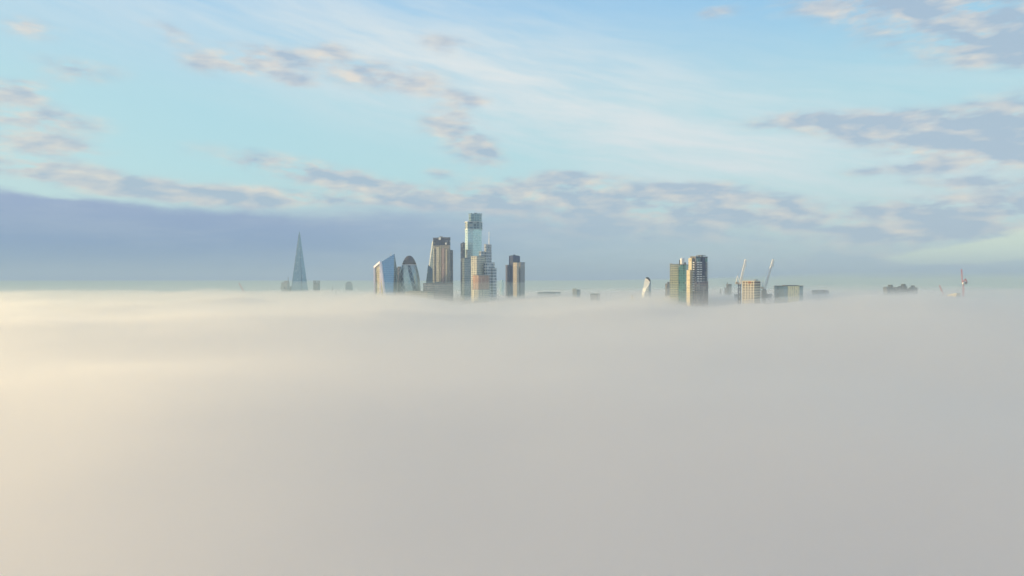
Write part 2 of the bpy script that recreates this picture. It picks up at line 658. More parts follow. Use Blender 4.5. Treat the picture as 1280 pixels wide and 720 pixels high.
def parapet(par, fr, z, mat, h=1.6, t=0.8, name='parapet'):
    a, b, lx, ly = fr
    bm = NB()
    x0, x1, y0, y1 = lx - a - .3, lx + .3, ly - .3, ly + b + .3
    add_box(bm, x0, x1, y0, y0 + t, z, z + h)
    add_box(bm, x0, x1, y1 - t, y1, z, z + h)
    add_box(bm, x0, x0 + t, y0 + t, y1 - t, z, z + h)
    add_box(bm, x1 - t, x1, y0 + t, y1 - t, z, z + h)
    return obj(name, bm, mat, BLOCK.get(fr, par))


def plant_box(par, fr, z, mat, h=4.0, inset=0.22, name='rooftop_plant'):
    a, b, lx, ly = fr
    bm = NB()
    add_box(bm, lx - a * (1 - inset), lx - a * inset, ly + b * inset, ly + b * (1 - inset), z, z + h)
    add_box(bm, lx - a * 0.62, lx - a * 0.45, ly + b * 0.4, ly + b * 0.6, z + h, z + h + 2.0)
    return obj(name, bm, mat, BLOCK.get(fr, par))


# --- the tall tapering glass spire, far left ---------------------------------
Y = 2750
t = thing('glass_spire_tower', 'very tall tapering pale blue glass spire, the farthest left skyscraper', 'skyscraper', (px2x(374.5, Y), Y, 0), R(-14))
mg = facade('spire_glass', (0.20, 0.30, 0.36, 1), (0.20, 0.34, 0.42, 1), 3.0, 3.9, .12, .16, .18, .55, .4, .3, .25, blinds=.03)
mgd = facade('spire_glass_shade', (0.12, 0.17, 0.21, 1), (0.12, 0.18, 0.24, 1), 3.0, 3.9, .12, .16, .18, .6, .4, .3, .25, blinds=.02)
bm = NB()
hb = 31.0
HT = 296.0
add_prism(bm, [(-hb, -hb), (hb, -hb), (hb, hb), (-hb, hb)], 0, 284, [(-1.6, -1.6), (1.6, -1.6), (1.6, 1.6), (-1.6, 1.6)])
obj('core', bm, mgd, t)
for k in range(4):      # four great facets, each leaning in and ending at its own height, corners left open
    m4 = Matrix.Rotation(k * math.pi / 2, 3, 'Z')
    zt = [303, 292, 310, 298][k]
    bm = NB()
    w0, w1 = hb * 0.93, 2.4
    d0, d1 = hb + 1.6, 2.3
    pts = [(-w0, -d0, 0), (w0, -d0, 0), (w1, -d1, zt), (-w1 * 0.5, -d1, zt - 7)]
    lo = [bm.verts.new(m4 @ Vector(p)) for p in pts]
    hi = [bm.verts.new(m4 @ Vector((p[0], p[1] + 0.9, p[2]))) for p in pts]
    bm.faces.new(lo)
    bm.faces.new(hi[::-1])
    for i in range(4):
        bm.faces.new((lo[i], hi[i], hi[(i + 1) % 4], lo[(i + 1) % 4]))
    obj('glass_facet', bm, mg if k != 3 else mgd, t)
bm = NB()
for z in (268, 276, 284, 291):
    w = hb * (1 - z / 310.0) * 0.9
    add_box(bm, -w, w, -w, w, z, z + 0.8)
add_bar(bm, (0, 0, 250), (0, 0, 301), 1.2)
obj('spire_frame', bm, M['grey'], t)

# hospital-like block left of it
Y = 2900
al = 28
t = root('hospital_tower', 'dark square tower block just left of the pale glass spire', 'tower block', 359, Y, al)
mb = facade('hospital_facade', (0.14, 0.15, 0.17, 1), (0.05, 0.06, 0.08, 1), 3.5, 3.8, .5, .45, .4, .1)
_, fr = frame_block(t, 'main_block', mb, 351.5, 359, 362, 353, 359, Y, al)
_, fr2 = frame_block(t, 'lecture_block', mb, 350.6, 354.5, 356, 358.5, 359, Y, al, z0=px2z(361.5, Y), dep=-8)
_, fr3 = frame_block(t, 'service_core', M['grey'], 355, 360, 361.5, 351, 359, Y, al, dep=12)
_, fr4 = frame_block(t, 'low_wing', mb, 360, 364, 367, 358, 359, Y, al, dep=20)
bm = NB()
x, z = fr3[2] - 4, px2z(351, Y)
add_bar(bm, (x, fr3[3] + 5, z), (x, fr3[3] + 5, z + 14), 1.3)
obj('mast', bm, M['grey'], t)

# tower with forked corners
Y = 2600
t = root('crowned_tower', 'slim hazy grey tower with raised corners, right of the glass spire', 'tower', 395, Y, 20)
mb = facade('crowned_facade', (0.16, 0.17, 0.18, 1), (0.08, 0.10, 0.12, 1), 3.0, 3.6, .4, .4, .4, .2)
_, fr = frame_block(t, 'shaft', mb, 391.6, 397.5, 400, 355.5, 395, Y, 20)
zz = px2z(355.5, Y)
a, b, lx, ly = fr
boxes('corner_fin', M['grey'], t, [(x - 1.3, x + 1.3, y - 1.3, y + 1.3, zz, zz + 13) for (x, y) in
      ((lx - a + 1.3, ly + 1.3), (lx - 1.3, ly + 1.3), (lx - 1.3, ly + b - 1.3), (lx - a + 1.3, ly + b - 1.3))])
bm = NB()
add_box(bm, lx - a * .85, lx - a * .15, ly + b * .15, ly + b * .85, zz, zz + 6)
for k in (0.0, 1.0):
    add_bar(bm, (lx - a + 1, ly + 1 + k * (b - 2), zz + 11.6), (lx - 1, ly + 1 + k * (b - 2), zz + 11.6), 1.0)
obj('crown_ring', bm, M['dark'], t)
_, fr = frame_block(t, 'podium', mb, 398.5, 402, 406.5, 366, 395, Y, 20, dep=18)

# slim arch-topped tower
Y = 3400
t = thing('arch_topped_tower', 'small faint grey tower with a rounded arched top, standing alone in the haze', 'tower', (px2x(436.3, Y), Y, 0), R(12))
mb = facade('arch_facade', (0.15, 0.17, 0.17, 1), (0.08, 0.11, 0.12, 1), 3.2, 3.4, .4, .35, .4, .2)
w = 16.0
zt = px2z(352, Y)
prof = [(-w, 0), (w, 0), (w, zt - 15)] + [(w * math.cos(a), zt - 15 + 15 * math.sin(a)) for a in [math.pi * k / 12 for k in range(1, 12)]] + [(-w, zt - 15)]
bm = NB()
f0 = [bm.verts.new((x, -9, z)) for x, z in prof]
f1 = [bm.verts.new((x, 9, z)) for x, z in prof]
bm.faces.new(f0)
bm.faces.new(f1[::-1])
for i in range(len(prof)):
    j = (i + 1) % len(prof)
    bm.faces.new((f0[i], f1[i], f1[j], f0[j]))
obj('shaft', bm, mb, t)
bm = NB()
for k in (-1, 0, 1):
    add_lathe_z = zt - 10 + (2 if k == 0 else 0)
    for i in range(16):
        a0, a1 = 2 * math.pi * i / 16, 2 * math.pi * (i + 1) / 16
        add_bar(bm, (k * 8.6 + 3.6 * math.cos(a0), -9.6, add_lathe_z + 3.6 * math.sin(a0)), (k * 8.6 + 3.6 * math.cos(a1), -9.6, add_lathe_z + 3.6 * math.sin(a1)), 1.0)
obj('crown_ring', bm, M['lightgrey'], t)

# faint masts and low roofs in the mist
Y = 2500
t = thing('mast', 'thin faint mast in the mist between crowned tower and arched tower', 'mast', (px2x(415.5, Y), Y, 0))
bm = NB()
add_bar(bm, (0, 0, 0), (0, 0, px2z(364, Y)), 2.4)
add_bar(bm, (0, 0, px2z(364, Y)), (0, 0, px2z(358, Y)), 1.2)
obj('pole', bm, M['grey'], t)
bm = NB()
add_box(bm, -5, 5, -5, 5, px2z(369, Y), px2z(367, Y))
obj('platform', bm, M['grey'], t)


# --- the cut-glass scalpel tower ---------------------------------
def faceted(par, verts, faces, name, mat):
    bm = NB()
    vv = [bm.verts.new(p) for p in verts]
    for f in faces:
        bm.faces.new([vv[i] for i in f])
    return obj(name, bm, mat, par)


Y = 1560
rx = px2x(481, Y)
t = thing('angular_glass_tower', 'leaning angular glass tower with white-edged sunlit lattice front, left of the bullet-shaped tower', 'skyscraper', (rx, Y, 0))


def sp(px, py, dep):       # a corner of the tower, relative to its base
    return (px2x(px, Y + dep) - rx, dep, px2z(py, Y + dep))


def sp0(px, dep):
    return (px2x(px, Y + dep) - rx, dep, 0.0)


A1, B1, C1, D1, E1 = sp(468.8, 334, 34), sp(476.4, 327.5, 6), sp(493.3, 317.2, 24), sp(497.2, 343, 46), sp(482, 326, 62)
A0, B0, C0, D0, E0 = sp0(469.2, 34), sp0(488.2, 0), sp0(489.2, 1.5), sp0(494.5, 46), sp0(480, 62)
mL = facade('lattice_glass', (0.52, 0.49, 0.36, 1), (0.30, 0.31, 0.25, 1), 3.4, 4.1, .2, .25, .3, .25, .5, .1, .25)
mB = facade('sky_glass', (0.18, 0.27, 0.38, 1), (0.24, 0.36, 0.52, 1), 3.0, 4.1, .08, .12, .08, .9, .3, .5, .08, blinds=0)
mG = facade('dark_green_glass', (0.05, 0.09, 0.09, 1), (0.10, 0.18, 0.19, 1), 3.0, 4.1, .15, .2, .15, .7, .4, .2, .3, blinds=0.03)
faceted(t, [A1, B1, B0, A0], [(0, 1, 2, 3)], 'lattice_facade', mL)
faceted(t, [B1, C1, C0, B0], [(0, 1, 2, 3)], 'glass_facade', mB)
faceted(t, [C1, D1, D0, C0], [(0, 1, 2, 3)], 'side_facade', mG)
faceted(t, [D1, E1, E0, D0, A1, A0], [(0, 1, 2, 3), (1, 4, 5, 2)], 'rear_facade', mG)
faceted(t, [A1, B1, C1, D1, E1], [(0, 1, 4), (1, 2, 4), (2, 3, 4)], 'roof', M['grey'])
up = Vector((-0.8, -1.1, 0))


def on(p, q_, k):
    return Vector(p) * (1 - k) + Vector(q_) * k


bm = NB()
for p, q_ in ((A0, A1), (A1, B1), (B1, B0)):
    add_bar(bm, Vector(p) + up, Vector(q_) + up, 4.0)
add_bar(bm, Vector(B1) + up * 1.5, on(A0, B0, 0.36) + up * 1.5, 3.2)
obj('white_edge_trim', bm, M['trim'], t)
bm = NB()
for k in range(2, 26):     # the inner zig-zag lattice
    z = k / 26
    add_bar(bm, on(A0, A1, z) + up * .6, on(B0, B1, z) + up * .6, 0.5)
obj('floor_lattice', bm, M['concrete'], t)
bm = NB()
add_bar(bm, sp(488.8, 319, 22), sp(488.8, 315.5, 22), 1.0)
add_bar(bm, sp(489.5, 319.5, 20), sp(487.2, 318, 20), 1.4)
obj('cleaning_rig', bm, M['white'], t)

# --- bullet-shaped tower with spiral bands ---------------------------------
Y = 1600
t = thing('bullet_shaped_tower', 'rounded bullet-shaped glass tower with spiral dark bands and brown domed top', 'skyscraper', (px2x(511.6, Y), Y, 0))
m, N, o_ = new_mat('diagonal_glass')
tcn = N.n.new('ShaderNodeTexCoord')
x, y, z = N.sep(tcn.outputs['Object'])
an = N.math('DIVIDE', N.math('ARCTAN2', y, x), 2 * math.pi)
tw = N.math('FRACT', N.math('MULTIPLY', N.math('MULTIPLY_ADD', z, 0.00165, N.math('ADD', an, 0.5)), 6.0))
tw2 = N.math('ADD', N.math('MULTIPLY', an, 13.0), N.math('MULTIPLY', z, 0.085))
tw3 = N.math('SUBTRACT', N.math('MULTIPLY', an, 13.0), N.math('MULTIPLY', z, 0.085))
ln = N.math('MAXIMUM', N.math('LESS_THAN', N.math('FRACT', tw2), .09), N.math('LESS_THAN', N.math('FRACT', tw3), .09))
wn = N.n.new('ShaderNodeTexWhiteNoise')
N.link(N.comb(N.math('FLOOR', tw2), N.math('FLOOR', tw3)), wn.inputs['Vector'])
dark = N.math('LESS_THAN', tw, 0.36)
gcol = N.mix(dark, N.mix(wn.outputs['Value'], (0.42, 0.50, 0.48, 1), (0.52, 0.60, 0.56, 1)), N.mix(wn.outputs['Value'], (0.07, 0.10, 0.12, 1), (0.11, 0.15, 0.17, 1)))
col = N.mix(ln, gcol, (0.30, 0.36, 0.36, 1))
principled(N, o_, col, N.maprange(ln, 0, 1, 0.2, 0.5, False), N.maprange(ln, 0, 1, 0.6, 0.1, False))
s_ = Y / F
HW = [(18, 440), (20, 425), (23, 410), (25.5, 395), (27.6, 380), (28.4, 368), (27.6, 357), (25.4, 347), (22.2, 338), (18.4, 331)]
body = [(w_ / 2 * s_, max(0.0, px2z(py, Y))) for w_, py in HW]
body[0] = (body[0][0], 0.0)
bm = NB()
add_lathe(bm, body, 72)
obj('glass_body', bm, m, t, smooth=True)
mdome = facade('dome_glass', (0.16, 0.12, 0.10, 1), (0.10, 0.08, 0.075, 1), 4.0, 3.0, .15, .15, .25, .4, .4, .3, .3, blinds=0)
HW2 = [(18.4, 331), (15, 326.6), (11, 322.9), (6.5, 320.4), (2.6, 319.5)]
bm = NB()
add_lathe(bm, [(w_ / 2 * s_, px2z(py, Y)) for w_, py in HW2], 72)
obj('dome', bm, mdome, t, smooth=True)
bm = NB()
add_lathe(bm, [(18.8 / 2 * s_, px2z(331.8, Y)), (18.9 / 2 * s_, px2z(331.2, Y)), (18.3 / 2 * s_, px2z(330.6, Y))], 72)
obj('dome_ring', bm, M['steel'], t)

# dark block seen between the two
Y = 1760
t = root('office_block', 'narrow dark office block peeping out left of the bullet-shaped tower', 'office block', 498, Y, 30)
mb = facade('dark_office_facade', (0.06, 0.07, 0.10, 1), (0.04, 0.05, 0.09, 1), 3, 3.9, .3, .3, .3, .3)
frame_block(t, 'main_block', mb, 495.5, 499, 504, 334.5, 498, Y, 30)
frame_block(t, 'service_core', M['dark'], 497, 500, 503, 333.2, 498, Y, 30, dep=8)

# low cream roofs in front of the bullet tower
Y = 1480
al = 22
t = root('low_office', 'long low cream office roof half sunk in fog before the bullet-shaped tower', 'office building', 519, Y, al)
mb = facade('cream_facade', (0.55, 0.52, 0.40, 1), (0.22, 0.24, 0.20, 1), 4, 4, .35, .35, .4, .2)
_, fr = frame_block(t, 'main_block', mb, 506, 534, 541, 365.5, 519, Y, al)
parapet(t, fr, px2z(365.5, Y), M['concrete'])
_, fr2 = frame_block(t, 'roof_hall', mb, 512, 526, 530, 363.7, 519, Y, al, dep=14)
_, fr3 = frame_block(t, 'low_wing', mb, 488, 500, 505, 370, 519, Y, al, dep=2)

# --- sloping wedge tower + ribbed tower ---------------------------------
Y = 1800
rx = px2x(541, Y)
t = thing('wedge_tower', 'wedge tower whose left edge slopes inwards, behind the brown ribbed tower', 'skyscraper', (rx, Y, 0))
mW = facade('wedge_glass', (0.80, 0.78, 0.60, 1), (0.55, 0.57, 0.48, 1), 4, 4, .25, .25, .3, .3)
mWd = facade('wedge_glass_dark', (0.12, 0.17, 0.22, 1), (0.10, 0.17, 0.25, 1), 4, 4, .2, .2, .2, .6)


def wp(px, py, dep):
    return (px2x(px, Y + dep) - rx, dep, px2z(py, Y + dep) if py < 800 else 0.0)


a0, b0, c0, d0 = wp(525, 900, 0), wp(541, 900, 0), wp(548, 900, 40), wp(530, 900, 40)
a1, b1, c1, d1 = wp(539.8, 304, 28), wp(541.8, 299, 0), wp(548, 299, 40), wp(541, 304, 40)
faceted(t, [a0, b0, b1, a1, c0, d0, c1, d1], [(0, 1, 2, 3), (1, 4, 6, 2), (4, 5, 7, 6), (5, 0, 3, 7), (3, 2, 6, 7), (0, 5, 4, 1)], 'sloping_block', mW)
e = lambda px, py, dp: wp(px, py, dp)
faceted(t, [e(524.6, 900, -5), e(540.5, 900, -5), e(540.5, 336, -5), e(535.2, 331, -5),
            e(524.6, 900, -1), e(540.5, 900, -1), e(540.5, 336, -1), e(535.2, 331, -1)],
        [(0, 1, 2, 3), (4, 7, 6, 5), (0, 4, 5, 1), (1, 5, 6, 2), (2, 6, 7, 3), (3, 7, 4, 0)], 'lower_glass_screen', mWd)

Y = 1600
al = 25
t = root('ribbed_tower', 'tall brown-grey ribbed tower with dark crown and pale vertical strips', 'skyscraper', 562, Y, al)
mR = facade('ribbed_facade', (0.42, 0.38, 0.31, 1), (0.14, 0.13, 0.13, 1), 3.0, 3.9, .45, .15, .3, .35)
mRd = facade('crown_glass', (0.13, 0.13, 0.16, 1), (0.05, 0.06, 0.12, 1), 5, 3.9, .12, .15, .2, .4, blinds=.06)
_, fr = frame_block(t, 'shaft', mR, 541.4, 561.4, 563, 306.5, 562, Y, al)
_, frc = frame_block(t, 'crown', mRd, 541.4, 561.4, 563, 297.4, 562, Y, al, z0=px2z(306.5, Y) + .01)
parapet(t, frc, px2z(297.4, Y), M['dark'], 1.4)
mRs = facade('side_wing_facade', (0.20, 0.21, 0.24, 1), (0.09, 0.10, 0.14, 1), 3.0, 3.9, .4, .2, .3, .35)
_, f3 = frame_block(t, 'side_wing', mRs, 556, 564.6, 566.4, 312.5, 562, Y, al, dep=10)
a, b, lx, ly = fr
ztop = px2z(308.5, Y)
BAYS = [(.01, .10, (.85, .80, .60, 1), 3), (.22, .40, (.86, .80, .58, 1), 0), (.42, .52, (.40, .40, .30, 1), 0), (.55, .74, (.48, .32, .28, 1), 3), (.80, .90, (.66, .58, .42, 1), 5)]  # pale strips have sunlight on the bays put into their colours
for i_, (k0, k1, c_, dd) in enumerate(BAYS):
    bm = NB()
    add_box(bm, lx - a + a * k0, lx - a + a * k1, ly - 1.8, ly - .01, 0, ztop - dd)
    obj('window_bay', bm, facade('bay_facade', c_, (0.16, 0.15, 0.14, 1), 1.7, 3.9, .55, .12, .35, .2), t)
boxes('crown_fin', M['dark'], t, [(lx - a + a * (.03 + .94 * k / 8) - .45, lx - a + a * (.03 + .94 * k / 8) + .45, ly - 1.0, ly - .02, px2z(306.4, Y), px2z(298, Y)) for k in range(9)])
boxes('crown_hatch', M['white'], t, [(lx - a * .62, lx - a * .50, ly - 1.9, ly + 1, px2z(299.5, Y), px2z(296.6, Y)),
      (lx - a * .22, lx - a * .13, ly - 1.9, ly - .02, px2z(305.6, Y), px2z(303.2, Y))])
plant_box(t, frc, px2z(297.4, Y), M['grey'], 2.0, .3)
Y2 = 1540
al = 32
t2 = root('podium_block', 'broad brown-grey office block at the foot of the ribbed tower', 'office block', 543, Y2, al)
mP = facade('podium_facade', (0.52, 0.42, 0.36, 1), (0.13, 0.13, 0.15, 1), 4, 4, .3, .3, .4, .2)
_, fr = frame_block(t2, 'main_block', mP, 529, 543, 566.5, 355, 543, Y2, al)
parapet(t2, fr, px2z(355, Y2), M['brownstone'])
plant_box(t2, fr, px2z(355, Y2), M['grey'], 2.5)

# --- tallest tower and its neighbours ---------------------------------
Y = 1720
rx = px2x(591, Y)
t = thing('tallest_glass_tower', 'tallest tower, pale green-blue faceted glass with stepped crown', 'skyscraper', (rx, Y, 0))
mT = facade('pale_green_glass', (0.52, 0.66, 0.64, 1), (0.60, 0.80, 0.78, 1), 3.0, 3.9, .10, .14, .16, .6, .4, .4, .10, blinds=.04)
mTd = facade('crown_screen', (0.22, 0.30, 0.33, 1), (0.10, 0.16, 0.21, 1), 9, 7, .30, .16, .2, .5, .5, .1, .4, blinds=.1)
mTc = facade('top_screen', (0.24, 0.34, 0.36, 1), (0.20, 0.31, 0.34, 1), 7, 6, .16, .12, .25, .5, .5, .1, .2, blinds=.03)


def poly(L, Rr, dep, k=0.18):
    """faceted plan between two columns"""
    xl, xr = px2x(L, Y) - rx, px2x(Rr, Y) - rx
    w_ = xr - xl
    return [(xl, dep + 14), (xl + w_ * k, dep + 2), (xl + w_ * .5, dep), (xl + w_ * .86, dep + 3), (xr, dep + 16), (xr, dep + 44), (xl + w_ * .7, dep + 52), (xl, dep + 46)]


for nm, L, Rr, y0_, y1_, mt, dp in (('shaft', 580.9, 601.6, None, 286, mT, 0), ('crown', 580.9, 602.2, 286, 277.2, mTd, 0), ('top_drum', 585.4, 601.4, 277.2, 266.8, mTc, 4)):
    bm = NB()
    add_prism(bm, poly(L, Rr, dp), 0 if y0_ is None else px2z(y0_, Y) + .01, px2z(y1_, Y))
    obj(nm, bm, mt, t)
z = px2z(266.8, Y)
boxes('roof_upstand', M['grey'], t, [(p[0] - 1.6, p[0] + 1.6, p[1] - 1, p[1] + 1, z, z + random.uniform(.8, 2.2)) for p in poly(586, 601, 6)])
boxes('roof_hut', M['grey'], t, [(5, 9, 20, 26, z, z + 3)])
for py in (286, 277.2):
    bm = NB()
    L, Rr = 580.7, 602.3
    pp = poly(L, Rr, -0.6)
    for i in range(len(pp)):
        a_, b_ = pp[i], pp[(i + 1) % len(pp)]
        add_bar(bm, (*a_, px2z(py, Y)), (*b_, px2z(py, Y)), 1.0)
    obj('crown_rail', bm, M['steel'], t)

mD = facade('navy_facade', (0.07, 0.08, 0.12, 1), (0.04, 0.06, 0.12, 1), 3, 3.9, .25, .3, .3, .4)
t = root('slim_dark_tower', 'slim dark navy tower tight against the left of the tallest tower', 'tower', 579.6, 1760, 25)
_, fr = frame_block(t, 'shaft', mD, 575.8, 579.5, 583, 304, 579.6, 1760, 25)
plant_box(t, fr, px2z(304, 1760), M['dark'], 1.2)
mE = facade('grey_green_facade', (0.44, 0.50, 0.47, 1), (0.18, 0.24, 0.25, 1), 3, 3.9, .28, .28, .3, .35)
t = root('grey_green_tower', 'grey-green office tower standing before the lower left of the tallest tower', 'office tower', 583, 1620, 30)
_, fr = frame_block(t, 'shaft', mE, 577.8, 580.5, 588, 323, 583, 1620, 30)
parapet(t, fr, px2z(323, 1620), M['grey'], 1.2)
_, fr2 = frame_block(t, 'upper_block', mE, 582, 584, 588.4, 312, 583, 1620, 30, dep=14)

# --- the stepped tower with mast ---------------------------------
Y = 1500
al = 35
t = root('stepped_tower', 'stepped pale tower with lattice glazing and white roof mast', 'skyscraper', 604, Y, al)
mH = facade('beige_facade', (0.82, 0.77, 0.58, 1), (0.16, 0.18, 0.20, 1), 4.4, 3.9, .42, .34, .35, .25)
mHg = facade('grey_lattice', (0.68, 0.70, 0.68, 1), (0.12, 0.16, 0.20, 1), 5.0, 6, .28, .3, .3, .3)
mO = facade('orange_brown_facade', (0.62, 0.40, 0.27, 1), (0.26, 0.13, 0.10, 1), 2.6, 12, .55, .06, .4, .1)
_, f1 = frame_block(t, 'left_step', mH, 588.6, 596, 606, 320.6, 604, Y, al, dep=8)
_, f2 = frame_block(t, 'middle_step', mHg, 598.8, 601.5, 607, 314.4, 604, Y, al, dep=22)
_, f3 = frame_block(t, 'upper_step', mHg, 605.4, 607.6, 614.4, 305.3, 604, Y, al, dep=30)
_, f4 = frame_block(t, 'right_step', mHg, 605, 609, 618.3, 328.4, 604, Y, al, dep=16)
_, f5 = frame_block(t, 'right_wing', mHg, 614, 616, 620.8, 335.6, 604, Y, al, dep=26)
for f_, py, m_ in ((f1, 320.6, M['concrete']), (f2, 314.4, M['lightgrey']), (f3, 305.3, M['lightgrey']), (f4, 328.4, M['lightgrey']), (f5, 335.6, M['lightgrey'])):
    parapet(t, f_, px2z(py, Y), m_, 1.4)
bm = NB()
a, b, lx, ly = f3
n_ = 5
for k in range(n_):      # cross bracing on the right-hand face
    z0, z1 = px2z(326, Y) + k * 7, px2z(326, Y) + k * 7 + 7
    add_bar(bm, (lx + .5, ly + 1, z0), (lx + .5, ly + b - 1, z1), .8)
    add_bar(bm, (lx + .5, ly + b - 1, z0), (lx + .5, ly + 1, z1), .8)
obj('cross_bracing', bm, M['lightgrey'], t)
bm = NB()
xm, ym = lx - 1.0, ly + b * .62
zb_ = px2z(305.3, Y)
add_bar(bm, (xm, ym, zb_), (xm, ym, zb_ + 14), 1.7)
add_bar(bm, (xm, ym, zb_ + 14), (xm, ym, px2z(288, Y)), 1.0)
obj('roof_mast', bm, M['white'], t)
# front drum bay
zt_ = px2z(344.5, Y)
bm = NB()
s_ = Y / F
fx = (px2x(598, Y) - px2x(604, Y))
cx_, cy_ = fx * math.cos(R(al)) + 6 * math.sin(R(al)), fx * math.sin(R(al)) - 6 * math.cos(R(al))
add_lathe(bm, [(17.5, 0), (17.5, px2z(362, Y))], 10, cx_ + 3, cy_ + 6)
obj('front_bay', bm, mH, t)
bm = NB()
add_lathe(bm, [(17.0, px2z(362, Y) + .01), (17.0, zt_)], 10, cx_ + 3, cy_ + 6)
obj('brick_bay', bm, mO, t)
bm = NB()
add_lathe(bm, [(17.9, px2z(362.6, Y)), (18.1, px2z(361.6, Y))], 10, cx_ + 3, cy_ + 6)
obj('cornice', bm, M['concrete'], t)
bm = NB()
add_lathe(bm, [(17.5, zt_), (17.5, zt_ + 1.5)], 10, cx_ + 3, cy_ + 6)
obj('cornice', bm, M['concrete'], t)

Y = 2100
t = root('hazy_office', 'small faint pointed glass building between stepped tower and dark-crowned tower', 'office building', 627, Y, 30)
frame_block(t, 'main_block', mT, 624.6, 627, 629.6, 353.5, 627, Y, 30)
frame_block(t, 'upper_block', mT, 625.6, 627.4, 629, 350.2, 627, Y, 30, dep=8)

# --- dark-crowned tower ---------------------------------
Y = 1680
al = 38
t = root('dark_crowned_tower', 'tower of beige and grey shafts around a raised navy crown, standing alone', 'skyscraper', 645, Y, al)
mS = facade('beige_rib_facade', (0.72, 0.60, 0.42, 1), (0.16, 0.15, 0.16, 1), 2.2, 40, .62, .03, .3, .2)
mSg = facade('grey_rib_facade', (0.46, 0.43, 0.38, 1), (0.10, 0.11, 0.14, 1), 2.2, 40, .55, .03, .3, .3)
mSd = facade('dark_rib_facade', (0.18, 0.18, 0.25, 1), (0.05, 0.06, 0.11, 1), 2.2, 40, .5, .03, .3, .3)
mN = facade('crown_cladding', (0.035, 0.055, 0.15, 1), (0.02, 0.035, 0.10, 1), 2.2, 60, .5, .03, .3, .3, blinds=0)
_, fc_ = frame_block(t, 'crown', mN, 636.2, 641, 650, 319.6, 645, Y, al, dep=16)
_, fl_ = frame_block(t, 'left_shaft', mSd, 632, 634, 642, 331.6, 645, Y, al, dep=14)
_, fm_ = frame_block(t, 'front_shaft', mS, 641.3, 646.2, 648.6, 328.4, 645, Y, al)
_, fr_ = frame_block(t, 'right_shaft', mSg, 647.8, 650.5, 656, 328.2, 645, Y, al, dep=10)
plant_box(t, fc_, px2z(319.6, Y), M['navy'], 1.5, .15)
for f_, py in ((fl_, 331.6), (fm_, 328.4), (fr_, 328.2)):
    parapet(t, f_, px2z(py, Y), M['grey'], 1.2)

# --- faint low roofs in the middle ---------------------------------
mF = facade('hazy_facade', (0.38, 0.40, 0.41, 1), (0.18, 0.20, 0.23, 1), 4, 4, .4, .4, .4, .2)


def low_roof(L, Rr, py, Y, label, al=15, name='low_building', step=None, mat=None, cat='building'):
    C = L * .25 + Rr * .75
    t = root(name, label, cat, C, Y, al)
    _, fr = frame_block(t, 'main_block', mat or mF, L, C, Rr, py, C, Y, al)
    parapet(t, fr, px2z(py, Y), M['grey'], 1.0)
    if step:
        frame_block(t, 'rooftop_plant', M['grey'], step[0], (step[0] + step[1]) / 2, step[1], step[2], C, Y, al, dep=10)
    return t


low_roof(672, 701, 366.0, 1900, 'long flat grey roof barely showing in fog right of the dark-crowned tower', step=(675, 688, 365.2))
low_roof(738, 750, 368.0, 1300, 'small grey flat roof nearly lost in fog between two pale blocks', step=(741, 746, 367.3))
Y = 1500
t = root('pale_stair_tower', 'small pale tower with a grey block on its right, alone in mist', 'building', 718.5, Y, 40)
frame_block(t, 'pale_shaft', M['tarp'], 715.6, 719, 721, 360.6, 718.5, Y, 40)
frame_block(t, 'grey_block', mF, 719.5, 722, 725.5, 362, 718.5, Y, 40, dep=6)
t = thing('small_chimney', 'tiny cream chimney poking from the fog left of the curved white tower', 'chimney', (px2x(790, 1250), 1250, 0))
bm = NB()
add_lathe(bm, [(2.2, 0), (1.6, px2z(369.3, 1250))], 12)
obj('stack', bm, M['tarp'], t)
bm = NB()
add_lathe(bm, [(2.0, px2z(369.3, 1250)), (2.0, px2z(368.5, 1250))], 12)
obj('cap', bm, M['concrete'], t)

# --- curved white tower ---------------------------------
Y = 1350
rx = px2x(807, Y)
t = thing('curved_white_tower', 'slim white curved tower leaning right with dark rounded cap', 'tower', (rx, Y, 0))


def cp_(px, py, dep):
    return (px2x(px, Y + dep) - rx, dep, px2z(py, Y + dep))


left = [(795.5, 420), (802.6, 366), (803.8, 360), (805.2, 353), (806.4, 348.6), (807.6, 347)]
right = [(803.5, 420), (805.4, 368), (808.2, 360), (811.4, 356), (812.6, 352), (812.0, 350)]
bm = NB()
g0, g1 = [], []
for (lp, rp) in zip(left, right):
    g0.append([bm.verts.new(cp_(lp[0], lp[1], 6)), bm.verts.new(cp_(rp[0], rp[1], 0))])
    g1.append([bm.verts.new(cp_(lp[0], lp[1], 12)), bm.verts.new(cp_(rp[0], rp[1], 5))])
for i in range(len(left) - 1):
    for A_, rev in ((g0, 0), (g1, 1)):
        bm.faces.new((A_[i][0], A_[i][1], A_[i + 1][1], A_[i + 1][0]))
    bm.faces.new((g0[i][0], g0[i + 1][0], g1[i + 1][0], g1[i][0]))
    bm.faces.new((g0[i][1], g1[i][1], g1[i + 1][1], g0[i + 1][1]))
bm.faces.new((g0[0][0], g1[0][0], g1[0][1], g0[0][1]))
bm.faces.new((g0[-1][0], g0[-1][1], g1[-1][1], g1[-1][0]))
obj('white_shell', bm, M['white'], t)
bm = NB()
add_prism(bm, [cp_(808.5, 400, 6)[:2], cp_(814, 400, 12)[:2], cp_(814.4, 400, 26)[:2], cp_(806, 400, 26)[:2]], 0, 0,
          [cp_(811.6, 353, 6), cp_(813.6, 352, 12), cp_(813.2, 352, 26), cp_(806.5, 348.5, 26)])
obj('glass_body', bm, facade('blue_grey_glass', (0.30, 0.36, 0.44, 1), (0.22, 0.30, 0.42, 1), 3, 3.6, .2, .25, .2, .5), t)
bm = NB()
pr = [(806.9, 347.6), (808.6, 346.2), (810.6, 346.6), (812.4, 348.6), (813.6, 351.6), (812.2, 352.2), (809.6, 349)]
